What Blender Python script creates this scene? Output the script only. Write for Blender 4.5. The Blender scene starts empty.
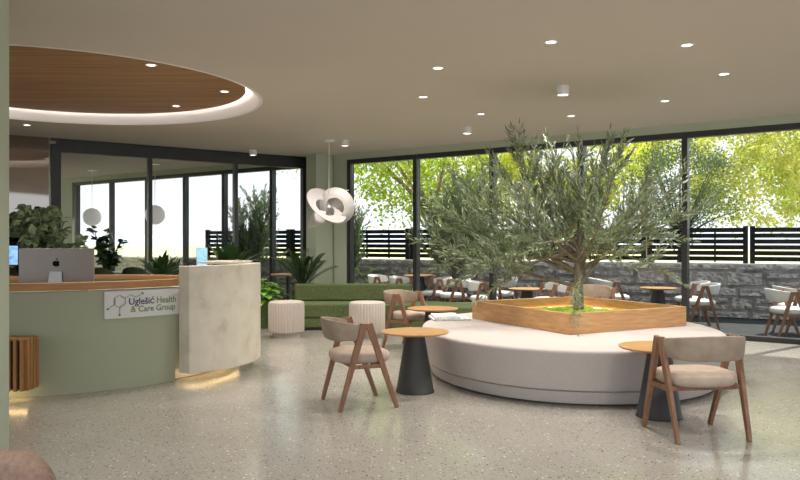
import bpy, bmesh, math, random
from mathutils import Vector, Matrix, noise
R=math.radians; PI=math.pi
sc=bpy.context.scene
COL=sc.collection
random.seed(7)
EYE=1.45; F=750.0; CZ=3.2; TZ=-0.06
GC=(-4.09,9.02)            # centre of the round reception island
# ------------------------------------------------------------------ helpers
def atz(u,v,z):
    Y=F*(z-EYE)/(240.0-v); return Vector(((u-400)*Y/F,Y,z))
def atY(u,v,Y): return Vector(((u-400)*Y/F,Y,EYE+(240-v)*Y/F))

class MB:
    def __init__(s): s.v=[]; s.f=[]; s.mi=[]; s.cur=0
    def add(s,vs,fs):
        b=len(s.v); s.v+= [tuple(x) for x in vs]; s.f+=[tuple(i+b for i in f) for f in fs]; s.mi+=[s.cur]*len(fs); return s
    def box(s,c,d,rz=0,M=None):
        x,y,z=[k/2 for k in d]; vs=[Vector((sx*x,sy*y,sz*z)) for sz in(-1,1) for sy in(-1,1) for sx in(-1,1)]
        if rz: vs=[Matrix.Rotation(rz,3,'Z')@q for q in vs]
        if M: vs=[M@q for q in vs]
        vs=[q+Vector(c) for q in vs]
        return s.add(vs,[(0,2,3,1),(4,5,7,6),(0,1,5,4),(2,6,7,3),(0,4,6,2),(1,3,7,5)])
    def loft(s,rings,cap=True,closed=True):
        n=len(rings[0]); vs=[p for r in rings for p in r]; fs=[]
        for i in range(len(rings)-1):
            for j in range(n if closed else n-1):
                a=i*n+j; b=i*n+(j+1)%n; fs.append((a,b,b+n,a+n))
        if cap and closed:
            fs.append(tuple(range(n))[::-1]); fs.append(tuple(range((len(rings)-1)*n,len(rings)*n)))
        return s.add(vs,fs)
    def lathe(s,prof,n=32,c=(0,0,0),sx=1,sy=1,cap=True,M=None):
        rings=[]
        for r,z in prof:
            ring=[Vector((r*sx*math.cos(2*PI*j/n),r*sy*math.sin(2*PI*j/n),z)) for j in range(n)]
            if M: ring=[M@q for q in ring]
            rings.append([q+Vector(c) for q in ring])
        return s.loft(rings,cap)
    def tube(s,pts,rad,n=6,cap=True,flat=None):
        pts=[Vector(p) for p in pts]; rings=[]
        if not hasattr(rad,'__len__'): rad=[rad]*len(pts)
        up=Vector((0,0,1)); prev=None
        for i,p in enumerate(pts):
            t=(pts[min(i+1,len(pts)-1)]-pts[max(i-1,0)]).normalized()
            if prev is None:
                a=t.cross(up if abs(t.z)<.9 else Vector((1,0,0))).normalized()
            else: a=(prev-t*prev.dot(t)).normalized()
            prev=a; b=t.cross(a)
            rings.append([p+(a*math.cos(2*PI*j/n)+b*math.sin(2*PI*j/n))*rad[i] for j in range(n)])
        return s.loft(rings,cap)
    def bar(s,p,q,w0,d0,w1=None,d1=None,side=Vector((1,0,0))):
        # tapered rectangular stick
        w1=w1 or w0; d1=d1 or d0; p=Vector(p); q=Vector(q); t=(q-p).normalized()
        a=(side-t*side.dot(t)).normalized(); b=t.cross(a)
        r=lambda c,w,d:[c+a*(i*w/2)+b*(k*d/2) for i,k in((-1,-1),(1,-1),(1,1),(-1,1))]
        return s.loft([r(p,w0,d0),r(q,w1,d1)])
    def arc(s,c,r0,r1,a0,a1,z0,z1,n=32):
        rings=[]
        for i in range(n+1):
            a=a0+(a1-a0)*i/n; ca,sa=math.cos(a),math.sin(a)
            rings.append([(c[0]+r*ca,c[1]+r*sa,z) for r,z in((r0,z0),(r1,z0),(r1,z1),(r0,z1))])
        return s.loft(rings)
    def build(s,name,mat,parent=None,smooth=False,bevel=0,seg=2,sub=0,fix=True):
        me=bpy.data.meshes.new(name); me.from_pydata(s.v,[],s.f)
        mats=mat if isinstance(mat,(list,tuple)) else [mat]
        for m in mats: me.materials.append(m)
        if any(s.mi): me.polygons.foreach_set('material_index',s.mi)
        if fix:
            bm=bmesh.new(); bm.from_mesh(me); bmesh.ops.recalc_face_normals(bm,faces=bm.faces[:]); bm.to_mesh(me); bm.free()
        me.update()
        o=bpy.data.objects.new(name,me); COL.objects.link(o)
        if parent: o.parent=parent
        if smooth:
            for p in me.polygons: p.use_smooth=True
            if not sub and fix:
                try: me.set_sharp_from_angle(angle=R(40))
                except Exception: pass
        if bevel:
            b=o.modifiers.new('b','BEVEL'); b.width=bevel; b.segments=seg; b.limit_method='ANGLE'
        if sub:
            m=o.modifiers.new('s','SUBSURF'); m.levels=sub; m.render_levels=sub
        return o
def tag(o,label,cat,group=None,kind=None):
    if label:o['label']=label
    if cat:o['category']=cat
    if group:o['group']=group
    if kind:o['kind']=kind
    return o
def struct(o): o['kind']='structure'; return o
def empty(name,loc=(0,0,0),rz=0,label=None,cat=None,group=None):
    o=bpy.data.objects.new(name,None); COL.objects.link(o); o.location=loc; o.rotation_euler=(0,0,rz); o.empty_display_size=.1
    return tag(o,label,cat,group)
def dup(root,loc,rz,label,group=None,name=None,scale=None):
    r=root.copy(); COL.objects.link(r); r.location=loc; r.rotation_euler=(0,0,rz); r['label']=label
    if name: r.name=name
    if group: r['group']=group
    if scale: r.scale=(scale,)*3
    for ch in list(root.children):
        c=ch.copy(); COL.objects.link(c); c.parent=r
        for g in ch.children:
            d=g.copy(); COL.objects.link(d); d.parent=c
    return r
def light(kind,name,loc,energy,**k):
    l=bpy.data.lights.new(name,kind); l.energy=energy
    for a,b in k.items():
        setattr(l,a,b)
    o=bpy.data.objects.new(name,l); COL.objects.link(o); o.location=loc; return o
# ------------------------------------------------------------------ materials
def mat(name,col,rough=.5,metal=0,spec=.5,emit=None,es=0,coat=0,trans=0):
    m=bpy.data.materials.new(name); m.use_nodes=True; b=m.node_tree.nodes['Principled BSDF']
    b.inputs['Base Color'].default_value=(*col,1); b.inputs['Roughness'].default_value=rough
    b.inputs['Metallic'].default_value=metal; b.inputs['Specular IOR Level'].default_value=spec
    b.inputs['Coat Weight'].default_value=coat
    if emit: b.inputs['Emission Color'].default_value=(*emit,1); b.inputs['Emission Strength'].default_value=es
    return m
def N(m,t,**k):
    n=m.node_tree.nodes.new(t)
    for a,b in k.items(): setattr(n,a,b)
    return n
def L(m,a,b): m.node_tree.links.new(a,b)
def bs(m): return m.node_tree.nodes['Principled BSDF']
def coords(m,scale=(1,1,1),rot=(0,0,0),obj=True):
    tc=N(m,'ShaderNodeTexCoord'); mp=N(m,'ShaderNodeMapping'); mp.inputs['Scale'].default_value=scale; mp.inputs['Rotation'].default_value=rot
    L(m,tc.outputs['Object'],mp.inputs['Vector']); return mp.outputs['Vector']
def ramp(m,fac,stops,interp='LINEAR'):
    r=N(m,'ShaderNodeValToRGB'); e=r.color_ramp.elements; r.color_ramp.interpolation=interp
    while len(e)<len(stops): e.new(.5)
    for i,(p,c) in enumerate(stops): e[i].position=p; e[i].color=(*c,1)
    L(m,fac,r.inputs['Fac']); return r.outputs['Color']
def noisy(name,c1,c2,scale,rough=.5,stretch=(1,1,1),rot=(0,0,0),bump=0,detail=4,lo=.3,hi=.7,spec=.5,bscale=None,coat=0):
    m=mat(name,c1,rough,spec=spec,coat=coat); v=coords(m,stretch,rot); n=N(m,'ShaderNodeTexNoise'); n.inputs['Scale'].default_value=scale; n.inputs['Detail'].default_value=detail
    L(m,v,n.inputs['Vector']); L(m,ramp(m,n.outputs['Fac'],[(lo,c1),(hi,c2)]),bs(m).inputs['Base Color'])
    if bump:
        h=n
        if bscale: h=N(m,'ShaderNodeTexNoise'); h.inputs['Scale'].default_value=bscale; h.inputs['Detail'].default_value=2; L(m,v,h.inputs['Vector'])
        b=N(m,'ShaderNodeBump'); b.inputs['Strength'].default_value=bump; b.inputs['Distance'].default_value=.01; L(m,h.outputs['Fac'],b.inputs['Height']); L(m,b.outputs['Normal'],bs(m).inputs['Normal'])
    return m
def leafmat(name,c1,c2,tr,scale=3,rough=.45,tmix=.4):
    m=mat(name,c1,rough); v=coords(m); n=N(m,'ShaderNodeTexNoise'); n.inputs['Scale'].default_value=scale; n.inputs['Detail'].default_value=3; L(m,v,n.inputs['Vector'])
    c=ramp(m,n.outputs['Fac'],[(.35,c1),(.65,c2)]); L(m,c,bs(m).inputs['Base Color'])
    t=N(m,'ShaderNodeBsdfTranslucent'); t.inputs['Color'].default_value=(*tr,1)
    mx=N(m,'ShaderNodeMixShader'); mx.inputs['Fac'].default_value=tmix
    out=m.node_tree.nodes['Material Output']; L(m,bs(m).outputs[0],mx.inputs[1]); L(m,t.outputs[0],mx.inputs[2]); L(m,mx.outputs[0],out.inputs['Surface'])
    return m
GREEN=(.405,.435,.315)
m_green=noisy('sage paint',GREEN,(.395,.425,.305),2,rough=.6,spec=.3)
m_greenwall=noisy('sage wall paint',(.45,.49,.385),(.435,.475,.37),2,rough=.7,spec=.25)
m_ceil=noisy('taupe ceiling paint',(.585,.53,.46),(.575,.52,.45),1.5,rough=.9,spec=.1)
m_white=mat('white satin paint',(.8,.78,.76),.45)
m_frame=noisy('anthracite aluminium',(.028,.029,.031),(.036,.037,.038),5,rough=.38)
m_track=mat('black steel channel',(.02,.02,.02),.4)
# terrazzo
m_floor=mat('polished terrazzo',(.45,.42,.36),.24,spec=.5)
def terrazzo(m):
    v=coords(m); base=N(m,'ShaderNodeTexNoise'); base.inputs['Scale'].default_value=1.3; base.inputs['Detail'].default_value=5; L(m,v,base.inputs['Vector'])
    col=ramp(m,base.outputs['Fac'],[(.3,(.345,.326,.292)),(.7,(.395,.376,.338))])
    for sc_,thr,cs in ((34,.27,[(0,(.10,.085,.07)),(.3,(.18,.15,.12)),(.55,(.7,.67,.62)),(.8,(.34,.28,.2))]),(70,.30,[(0,(.17,.15,.125)),(.5,(.55,.51,.45)),(.8,(.14,.12,.1))])):
        w=N(m,'ShaderNodeTexVoronoi'); w.inputs['Scale'].default_value=sc_; L(m,v,w.inputs['Vector'])
        sep=N(m,'ShaderNodeSeparateColor'); L(m,w.outputs['Color'],sep.inputs[0])
        pick=ramp(m,sep.outputs[0],cs,'CONSTANT')
        lt=N(m,'ShaderNodeMath',operation='LESS_THAN'); lt.inputs[1].default_value=thr; L(m,w.outputs['Distance'],lt.inputs[0])
        g=N(m,'ShaderNodeMath',operation='GREATER_THAN'); g.inputs[1].default_value=.52; L(m,sep.outputs[1],g.inputs[0])
        mu=N(m,'ShaderNodeMath',operation='MULTIPLY'); L(m,lt.outputs[0],mu.inputs[0]); L(m,g.outputs[0],mu.inputs[1])
        mx=N(m,'ShaderNodeMix',data_type='RGBA'); L(m,mu.outputs[0],mx.inputs[0]); L(m,col,mx.inputs[6]); L(m,pick,mx.inputs[7]); col=mx.outputs[2]
    L(m,col,bs(m).inputs['Base Color'])
    r=N(m,'ShaderNodeTexNoise'); r.inputs['Scale'].default_value=3; L(m,v,r.inputs['Vector'])
    mr=N(m,'ShaderNodeMapRange'); mr.inputs['To Min'].default_value=.12; mr.inputs['To Max'].default_value=.24; L(m,r.outputs['Fac'],mr.inputs[0]); L(m,mr.outputs[0],bs(m).inputs['Roughness'])
terrazzo(m_floor)
def wood(name,c1,c2,stretch,rot=(0,0,0),scale=6,rough=.45):
    m=mat(name,c1,rough,spec=.35); v=coords(m,stretch,rot)
    n=N(m,'ShaderNodeTexNoise'); n.inputs['Scale'].default_value=scale; n.inputs['Detail'].default_value=6; n.inputs['Distortion'].default_value=.6; L(m,v,n.inputs['Vector'])
    L(m,ramp(m,n.outputs['Fac'],[(.32,c1),(.5,tuple((a+b)/2 for a,b in zip(c1,c2))),(.68,c2)]),bs(m).inputs['Base Color'])
    b=N(m,'ShaderNodeBump'); b.inputs['Strength'].default_value=.08; L(m,n.outputs['Fac'],b.inputs['Height']); L(m,b.outputs['Normal'],bs(m).inputs['Normal'])
    return m
m_oak=wood('golden oak veneer',(.47,.25,.105),(.62,.37,.17),(.5,1,7))
m_oaktop=wood('oak tabletop',(.42,.22,.09),(.60,.35,.15),(1.2,9,9),rough=.35)
m_oakedge=wood('oak counter edge',(.40,.20,.075),(.52,.28,.11),(.6,.6,10))
m_slat=wood('teak slats',(.36,.17,.06),(.46,.235,.09),(6,6,.6))
m_walnut=wood('walnut legs',(.20,.10,.06),(.31,.165,.10),(7,7,.7))
m_discwood=wood('walnut ceiling veneer',(.19,.09,.03),(.42,.225,.09),(.22,8,1),(0,0,-math.atan2(3.13,4.08)),scale=3.2,rough=.5)
m_tan=noisy('tan suede',(.42,.33,.265),(.50,.41,.335),14,rough=.9,bump=.15,spec=.2)
m_tanback=noisy('taupe suede back',(.30,.235,.18),(.38,.305,.24),12,rough=.9,bump=.15,spec=.2)
m_whitefab=noisy('white vinyl',(.72,.71,.69),(.66,.65,.63),10,rough=.5)
m_bench=noisy('pale blush bench fabric',(.50,.455,.435),(.55,.505,.485),120,rough=.95,bump=.1,spec=.15,stretch=(1,1,.25))
m_stool=noisy('ribbed blush upholstery',(.58,.51,.46),(.62,.55,.50),60,rough=.9,spec=.15)
m_sofa=noisy('moss green tweed',(.085,.115,.045),(.185,.225,.105),75,rough=.95,bump=.3,detail=2,lo=.35,hi=.65,spec=.15)
m_brown=noisy('brown boucle',(.19,.125,.095),(.26,.18,.14),60,rough=.95,bump=.5,spec=.15)
m_black=noisy('charcoal powder coat',(.035,.036,.036),(.045,.046,.045),8,rough=.5)
m_trav=mat('cream travertine',(.6,.55,.47),.35)
def trav(m):
    v=coords(m); n=N(m,'ShaderNodeTexNoise'); n.inputs['Scale'].default_value=5; n.inputs['Detail'].default_value=9; n.inputs['Distortion'].default_value=.35; L(m,v,n.inputs['Vector'])
    L(m,ramp(m,n.outputs['Fac'],[(.28,(.60,.54,.43)),(.42,(.69,.635,.525)),(.55,(.73,.68,.57)),(.75,(.78,.73,.63))]),bs(m).inputs['Base Color'])
trav(m_trav)
m_grey=mat('aluminium grey casing',(.30,.275,.26),.42,metal=.35)
m_logo=mat('black logo',(.006,.006,.006),.75,spec=.15)
m_signw=mat('white acrylic plate',(.72,.71,.70),.35)
m_dark=mat('dark lettering',(.05,.05,.055),.5)
m_sgreen=mat('leaf green lettering',(.17,.29,.09),.5)
m_lamp=mat('lamp lens',(1,1,1),.5,emit=(1,.95,.88),es=2.5)
m_opal=mat('opal glass globe',(.85,.83,.83),.3,emit=(1,.96,.95),es=.12)
m_petal=mat('frosted petal shade',(.68,.64,.62),.45)
m_led=mat('warm led strip',(1,.8,.5),.5,emit=(1,.68,.3),es=4.5)
m_led2=mat('warm planter led',(1,.8,.5),.5,emit=(1,.7,.35),es=9)
m_ledcool=mat('cove led strip',(1,.95,.9),.5,emit=(1,.90,.86),es=7)
m_screen=mat('lit display',(.1,.3,.6),.2,emit=(.15,.42,.85),es=.6)
def screen(m):
    v=coords(m); n=N(m,'ShaderNodeTexNoise'); n.inputs['Scale'].default_value=5; n.inputs['Distortion'].default_value=2; L(m,v,n.inputs['Vector'])
    L(m,ramp(m,n.outputs['Fac'],[(.3,(.08,.28,.65)),(.5,(.35,.62,.9)),(.7,(.55,.75,.92))]),bs(m).inputs['Emission Color'])
screen(m_screen)
m_chrome=mat('brushed steel',(.5,.5,.5),.3,metal=1)
m_mirror=mat('smoked mirror panel',(.34,.31,.29),.035,metal=1)
m_terrace=noisy('slate blue paving with painted shade',(.038,.043,.044),(.05,.056,.057),4,rough=.85,spec=.15)  # blue-grey paving darkened to carry the shade over the terrace
m_ground=noisy('dry field',(.62,.55,.33),(.5,.52,.27),.05,rough=1,detail=6)
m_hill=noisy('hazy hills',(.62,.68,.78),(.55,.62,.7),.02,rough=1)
m_fence=mat('black fence paint',(.010,.010,.011),.6,spec=.25)
m_soil_shade=noisy('potting soil and slat gap shade',(.03,.02,.012),(.06,.04,.025),30,rough=1,bump=.5)
m_moss=noisy('lime green moss',(.16,.27,.015),(.42,.55,.05),45,rough=1,bump=1,lo=.35,hi=.65)
m_bark=noisy('olive bark',(.11,.09,.065),(.22,.19,.145),22,rough=.95,stretch=(1,1,.3),bump=.6)
m_bark2=noisy('brown bark',(.30,.19,.12),(.45,.31,.21),10,rough=.95,stretch=(1,1,.3),bump=.5)
m_barkd=noisy('dark bark',(.03,.02,.018),(.06,.045,.035),10,rough=.95,stretch=(1,1,.3),bump=.5)
m_olive=leafmat('silver olive leaf',(.115,.15,.09),(.34,.39,.26),(.20,.28,.11),12,tmix=.3)
m_olive2=leafmat('dark olive leaf',(.075,.11,.055),(.19,.24,.13),(.16,.24,.08),6,tmix=.3)
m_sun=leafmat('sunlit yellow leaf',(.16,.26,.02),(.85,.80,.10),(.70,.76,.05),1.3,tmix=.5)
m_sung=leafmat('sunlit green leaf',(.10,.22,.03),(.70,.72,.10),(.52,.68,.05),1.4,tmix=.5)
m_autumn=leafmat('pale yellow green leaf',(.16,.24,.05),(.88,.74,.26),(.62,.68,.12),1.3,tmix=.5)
m_ficus=leafmat('glossy dark leaf',(.03,.075,.025),(.10,.17,.06),(.08,.2,.03),5,rough=.25,tmix=.12)
m_varieg=leafmat('variegated leaf',(.11,.21,.075),(.60,.68,.46),(.2,.35,.08),16,rough=.3,tmix=.15)
m_bright=leafmat('fresh lime leaf',(.14,.36,.02),(.32,.58,.04),(.3,.6,.03),6,rough=.35,tmix=.3)
m_palm=leafmat('deep green frond',(.025,.06,.02),(.06,.12,.035),(.05,.14,.02),6,rough=.3,tmix=.12)
m_planter=noisy('dark green planter fabric',(.08,.11,.04),(.15,.19,.08),38,rough=.95)
m_stone=mat('grey ashlar stone',(.3,.28,.26),.9)
def stone(m):
    v=coords(m); n=N(m,'ShaderNodeTexNoise'); n.inputs['Scale'].default_value=7; n.inputs['Detail'].default_value=9; n.inputs['Roughness'].default_value=.65; L(m,v,n.inputs['Vector'])
    L(m,ramp(m,n.outputs['Fac'],[(.3,(.24,.225,.21)),(.5,(.48,.455,.43)),(.72,(.68,.65,.615))]),bs(m).inputs['Base Color'])
    b=N(m,'ShaderNodeBump'); b.inputs['Strength'].default_value=.9; b.inputs['Distance'].default_value=.05; L(m,n.outputs['Fac'],b.inputs['Height']); L(m,b.outputs['Normal'],bs(m).inputs['Normal'])
stone(m_stone)
def glassmat(name,tint,refl):
    m=bpy.data.materials.new(name); m.use_nodes=True; nt=m.node_tree; nt.nodes.clear()
    o=N(m,'ShaderNodeOutputMaterial'); t=N(m,'ShaderNodeBsdfTransparent'); t.inputs['Color'].default_value=(*tint,1)
    g=N(m,'ShaderNodeBsdfGlossy'); g.inputs['Roughness'].default_value=.02; g.inputs['Color'].default_value=(.9,.9,.9,1)
    f=N(m,'ShaderNodeFresnel'); f.inputs['IOR'].default_value=1.35; mu=N(m,'ShaderNodeMath',operation='MULTIPLY'); mu.inputs[1].default_value=refl
    L(m,f.outputs[0],mu.inputs[0]); x=N(m,'ShaderNodeMixShader'); L(m,mu.outputs[0],x.inputs[0]); L(m,t.outputs[0],x.inputs[1]); L(m,g.outputs[0],x.inputs[2]); L(m,x.outputs[0],o.inputs['Surface'])
    return m
m_glass=glassmat('clear window glass',(.975,.985,.98),.14)
m_glass2=glassmat('lightly tinted partition glass',(.96,.97,.965),.15)
# ------------------------------------------------------------------ the room shell
GD=Vector((6.6,-4.84,0)).normalized()       # along the glass wall, left to right
GN=Vector((4.84,6.6,0)).normalized()        # outward
G0=Vector((-1.02,15.3,0))
def gl(t,off=0,z=0): return G0+GD*t+GN*off+Vector((0,0,z))
def glY(Y): return (15.3-Y)/4.84*8.184
PA=Vector((-6.0,12.87,0)); PB=Vector((-1.92,15.96,0)); PD=(PB-PA).normalized(); PN=Vector((-PD.y,PD.x,0))
def pl(t,off=0,z=0): return PA+PD*t+PN*off+Vector((0,0,z))
far=gl(-14); near=gl(33)
poly=[far,near,Vector((near.x,-5,0)),Vector((-15,-5,0)),Vector((-15,far.y,0))]
mb=MB(); mb.add([(p.x,p.y,0) for p in poly],[tuple(range(len(poly)))]); struct(mb.build('floor',m_floor))
# ceiling with the round recess
def ceiling():
    poly=[far,gl(glY(.8)),Vector((gl(glY(.8)).x,.8,0)),Vector((-15,.8,0)),Vector((-15,far.y,0))]
    bm=bmesh.new(); op=[bm.verts.new((p.x,p.y,CZ)) for p in [p+GN*.18 if k<2 else p for k,p in enumerate(poly)]]
    n=96; ip=[bm.verts.new((GC[0]+2.36*math.cos(2*PI*i/n),GC[1]+2.36*math.sin(2*PI*i/n),CZ)) for i in range(n)]
    es=[bm.edges.new((op[i],op[(i+1)%len(op)])) for i in range(len(op))]+[bm.edges.new((ip[i],ip[(i+1)%n])) for i in range(n)]
    bmesh.ops.triangle_fill(bm,use_beauty=True,edges=es)
    me=bpy.data.meshes.new('ceiling'); bm.to_mesh(me); bm.free(); me.materials.append(m_ceil)
    o=bpy.data.objects.new('ceiling',me); COL.objects.link(o); struct(o)
ceiling()
mb=MB(); n=96
ring=lambda r,z:[(GC[0]+r*math.cos(2*PI*i/n),GC[1]+r*math.sin(2*PI*i/n),z) for i in range(n)]
mb.loft([ring(2.40,CZ-.001),ring(2.36,CZ-.003),ring(2.30,CZ+.10),ring(2.27,CZ+.16),ring(2.27,CZ+.30)],cap=False)
mb.add(ring(2.27,CZ+.30),[tuple(range(n))])
struct(mb.build('trim_cove',m_white,smooth=True))
mb=MB(); mb.lathe([(2.19,CZ+.135),(2.19,CZ+.165)],96,(GC[0],GC[1],0))
disc=mb.build('ceiling_disc',m_discwood); tag(disc,'large round walnut veneer ceiling panel glowing in a white cove over the reception desk','ceiling panel')
mb=MB(); mb.lathe([(2.17,CZ+.20),(2.21,CZ+.20),(2.21,CZ+.215),(2.17,CZ+.215),(2.17,CZ+.20)],96,(GC[0],GC[1],0),cap=False)
lo=mb.build('led_strip',m_ledcool,disc)
# roof slab beyond the glass (short eave) and above
mb=MB(); q=[gl(-14,.16),gl(33,.16),gl(33,.75),gl(-14,.75)]
mb.loft([[(p.x,p.y,3.26) for p in q],[(p.x,p.y,3.42) for p in q]]); struct(mb.build('roof_eave',m_frame))
# beam strip above the glazing
mb=MB(); c=gl(9.5,0,3.14); mb.box(c,(47,.16,.12),math.atan2(GD.y,GD.x)); struct(mb.build('trim_1',m_greenwall))
# glazing frames
AG=math.atan2(GD.y,GD.x)
def window(idx,t0,t1,endpost=True):
    w=MB(); 
    for t in (t0,): w.box(gl(t,0,1.54),(.085,.13,3.08),AG)
    w.box(gl((t0+t1)/2,0,3.035),(t1-t0-.085,.13,.09),AG); w.box(gl((t0+t1)/2,0,.035),(t1-t0-.085,.13,.07),AG)
    if endpost: w.box(gl(t1,0,1.54),(.085,.13,3.08),AG)
    o=struct(w.build('window_%d'%idx,m_frame,bevel=.004,seg=1))
    g=MB(); g.box(gl((t0+t1)/2,0,1.54),(t1-t0-.09,.012,2.92),AG); g.build('pane',m_glass,o)
    return o
ts=[glY(14874*s) for s in [.0010288-.000066*k for k in range(0,12)]]
ts[0]+=.02
for k in range(len(ts)-1): window(k+1,ts[k],ts[k+1],k==len(ts)-2)
tb=[glY(14874*s) for s in (.001429,.001362,.0012987,.0012376,.0011806,.0011173,.001075)]
for k in range(len(tb)-1): window(20+k,tb[k],tb[k+1],k==len(tb)-2)
# solid bits of the glass wall line
mb=MB(); mb.box((gl((tb[-1]+ts[0])/2,.02,1.54)),(ts[0]-tb[-1]-.09,.2,3.08),AG); struct(mb.build('wall_corner',m_greenwall))
mb=MB(); mb.box((gl((tb[0]-14)/2-.05,.0,1.54)),(tb[0]+14-.1,.2,3.08),AG); struct(mb.build('wall_back',m_greenwall))
# corner column
mb=MB(); cc=atz(320,157,CZ); mb.box((-1.66,15.45,1.6),(.40,.40,3.2),math.atan2(PD.y,PD.x)); struct(mb.build('wall_column',m_greenwall,bevel=.01))
# partition
AP=math.atan2(PD.y,PD.x); plen=(PB-PA).length
def partition():
    w=MB(); T=[0.0,plen/3,plen*2/3,plen]
    for i,t in enumerate(T):
        wd=.16 if i in(0,3) else .07; w.box(pl(t+(.08 if i==0 else -.12 if i==3 else 0),0,1.55),(wd,.12,3.1),AP)
    w.box(pl(plen/2,0,3.06),(plen-.2,.14,.2),AP); w.box(pl(plen/2,0,.03),(plen-.34,.11,.06),AP)
    w.box(pl(plen/2,-.0,3.18),(plen,.10,.05),AP)
    o=struct(w.build('wall_partition',m_frame,bevel=.006,seg=1))
    for i in range(3):
        g=MB(); g.box(pl((T[i]+T[i+1])/2,0,1.5),(plen/3-.09,.014,2.92),AP); g.build('pane',m_glass2,o)
partition()
mb=MB(); mb.box(pl(-4.2,.02,1.6),(8.34,.1,3.2),AP); struct(mb.build('wall_left',m_mirror))
mb=MB(); mb.box((-13.2,9.5,1.6),(.2,17.4,3.2),0); struct(mb.build('wall_side',m_greenwall))
# near pier on the left
mb=MB(); mb.box((-3.21,4.85,1.6),(1.0,.7,3.2),0); struct(mb.build('wall_pier',m_greenwall))
# terrace, ground, hills
mb=MB(); q=[gl(-20,.08),gl(33,.08),gl(33,14),gl(-20,14)]; mb.add([(p.x,p.y,TZ) for p in q],[(0,1,2,3)]); struct(mb.build('terrace',m_terrace))
mb=MB(); mb.add([(-300,22,-.5),(300,2,-.5),(300,400,-2.5),(-300,400,-.5)],[(0,1,2,3)]); struct(mb.build('ground',m_ground))
mb=MB(); pts=[]
for i in range(80):
    x=-320+i*8; h=2.2+3.5*abs(noise.noise(Vector((x*.012,3,0))))+1.2*noise.noise(Vector((x*.05,9,0))); pts.append([(x,330,-3),(x,336,h-1),(x,350,h),(x,420,-3)])
mb.loft(pts,closed=False,cap=False); struct(mb.build('hills',m_hill,smooth=True))
# garden stone wall ---------------------------------------------------------
SW0=Vector((7.47,14.0,0)); SW1=Vector((-1.2,18.0,0)); SD=(SW1-SW0).normalized(); SN=Vector((SD.y,-SD.x,0))
if SN.y>0: SN=-SN
def sw(t,off=0,z=0): return SW0+SD*t+SN*off+Vector((0,0,z))
def stonewall():
    rng=random.Random(3); mb=MB(); z=TZ-.02; t0,t1=-5.5,20
    rows=[.17,.26,.2,.3,.16]
    for r in rows:
        t=t0
        while t<t1:
            w=rng.uniform(.35,.95)
            if r>.24 and rng.random()<.35:
                parts=[(z,z+r*.5),(z+r*.5,z+r)]
            else: parts=[(z,z+r)]
            for za,zb in parts:
                nx=max(6,int(w/.035)); nz=max(5,int((zb-za)/.03)); dep=rng.uniform(.0,.06); tl=rng.uniform(-.03,.03); g=.013
                grid=[]
                for j in range(nz+1):
                    for i in range(nx+1):
                        tt=t+g+(w-2*g)*i/nx; zz=za+g+(zb-za-2*g)*j/nz
                        e=min(i,nx-i,1)*min(j,nz-j,1)
                        off=(.045+dep+tl*(i/nx-.5)+.030*noise.noise(Vector((tt*7,zz*8,w*9)))+.045*noise.noise(Vector((tt*19,zz*19,5)))) if e else -.04
                        grid.append(sw(tt,off,zz))
                fs=[(j*(nx+1)+i,j*(nx+1)+i+1,(j+1)*(nx+1)+i+1,(j+1)*(nx+1)+i) for j in range(nz) for i in range(nx)]
                mb.add(grid,fs)
            t+=w
        z+=r
    mb.box(sw((t0+t1)/2,-.15,(z+TZ)/2-.01),(t1-t0,.28,z-TZ-.01),math.atan2(SD.y,SD.x))
    struct(mb.build('wall_garden',m_stone))
    return z
ZS=stonewall()
# fence panels on it
def fence():
    t_of=lambda u:None
    posts=[]
    ASD=math.atan2(SD.y,SD.x)
    def tpix(u):
        # intersection of pixel column u with wall line
        k=(u-400)/F; # X=kY
        return (k*SW0.y-SW0.x)/(SD.x-k*SD.y)
    us=[962,749,646,556,478,408,345,288,240,203]
    lab={0:'black slatted fence panel at the far right, past the paired post above the dining chairs',
         1:'black slatted fence panel behind the small round outdoor table and its right chair',
         2:'black slatted fence panel directly behind the trunk of the indoor olive tree',
         3:'black slatted fence panel mostly screened by the left crown of the indoor olive',
         4:'black slatted fence panel behind the outdoor olive, right of the tall post',
         5:'black slatted fence panel beside the green corner column, left of the tall post',
         6:'black slatted fence panel hidden mainly by the corner column',
         7:'black slatted fence panel seen through the back room glazing behind the small olive',
         8:'leftmost black slatted fence panel ending against open sky'}
    for i in range(len(us)-1):
        a,b=tpix(us[i]),tpix(us[i+1]); root=empty('fence_panel',sw((a+b)/2,-.12,ZS),ASD,lab[i],'fence','fence panels on the stone wall')
        ln=abs(b-a); m=MB()
        for k in range(6): m.box((0,0,.075+k*.112),(ln-.06,.03,.086))
        m.build('slats',m_fence,root)
        for s in (-.5,.5):
            p=MB(); p.box((s*(ln-.12),.0,.35),(.09,.09,.72)); p.build('post',m_fence,root)
        for s in (-.18,.17):
            p=MB(); p.box((s*ln,.03,.34),(.035,.03,.66)); p.build('batten',m_fence,root)
fence()
# ------------------------------------------------------------------ reception desk
cA=lambda d:R(d)
desk=empty('reception_desk',(GC[0],GC[1],0),0,'curved sage green reception desk with oak counter and hanging travertine front','desk')
C0=(0,0)
m=MB(); m.arc(C0,2.03,2.10,R(-150),R(10),0,.10,60); m.build('plinth',m_signw,desk)
m=MB(); m.arc(C0,2.02,2.19,R(-150),R(-36),0,.965,70); m.arc(C0,2.02,2.19,R(-36),R(-2),.12,.965,20); pn=m.build('front_panel',m_green,desk,smooth=True)
m=MB(); m.arc(C0,2.08,2.13,R(-37),R(8),.005,.09,20); kb=m.build('kickboard',m_signw,desk)
m=MB(); m.arc(C0,2.11,2.225,R(-150),R(-35.6),.978,1.048,80); m.build('counter',m_oakedge,desk,smooth=True)
m=MB(); m.arc(C0,1.3,2.02,R(-150),R(5),.70,.74,60); m.build('work_surface',m_signw,desk)
m=MB(); prof=[]
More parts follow.
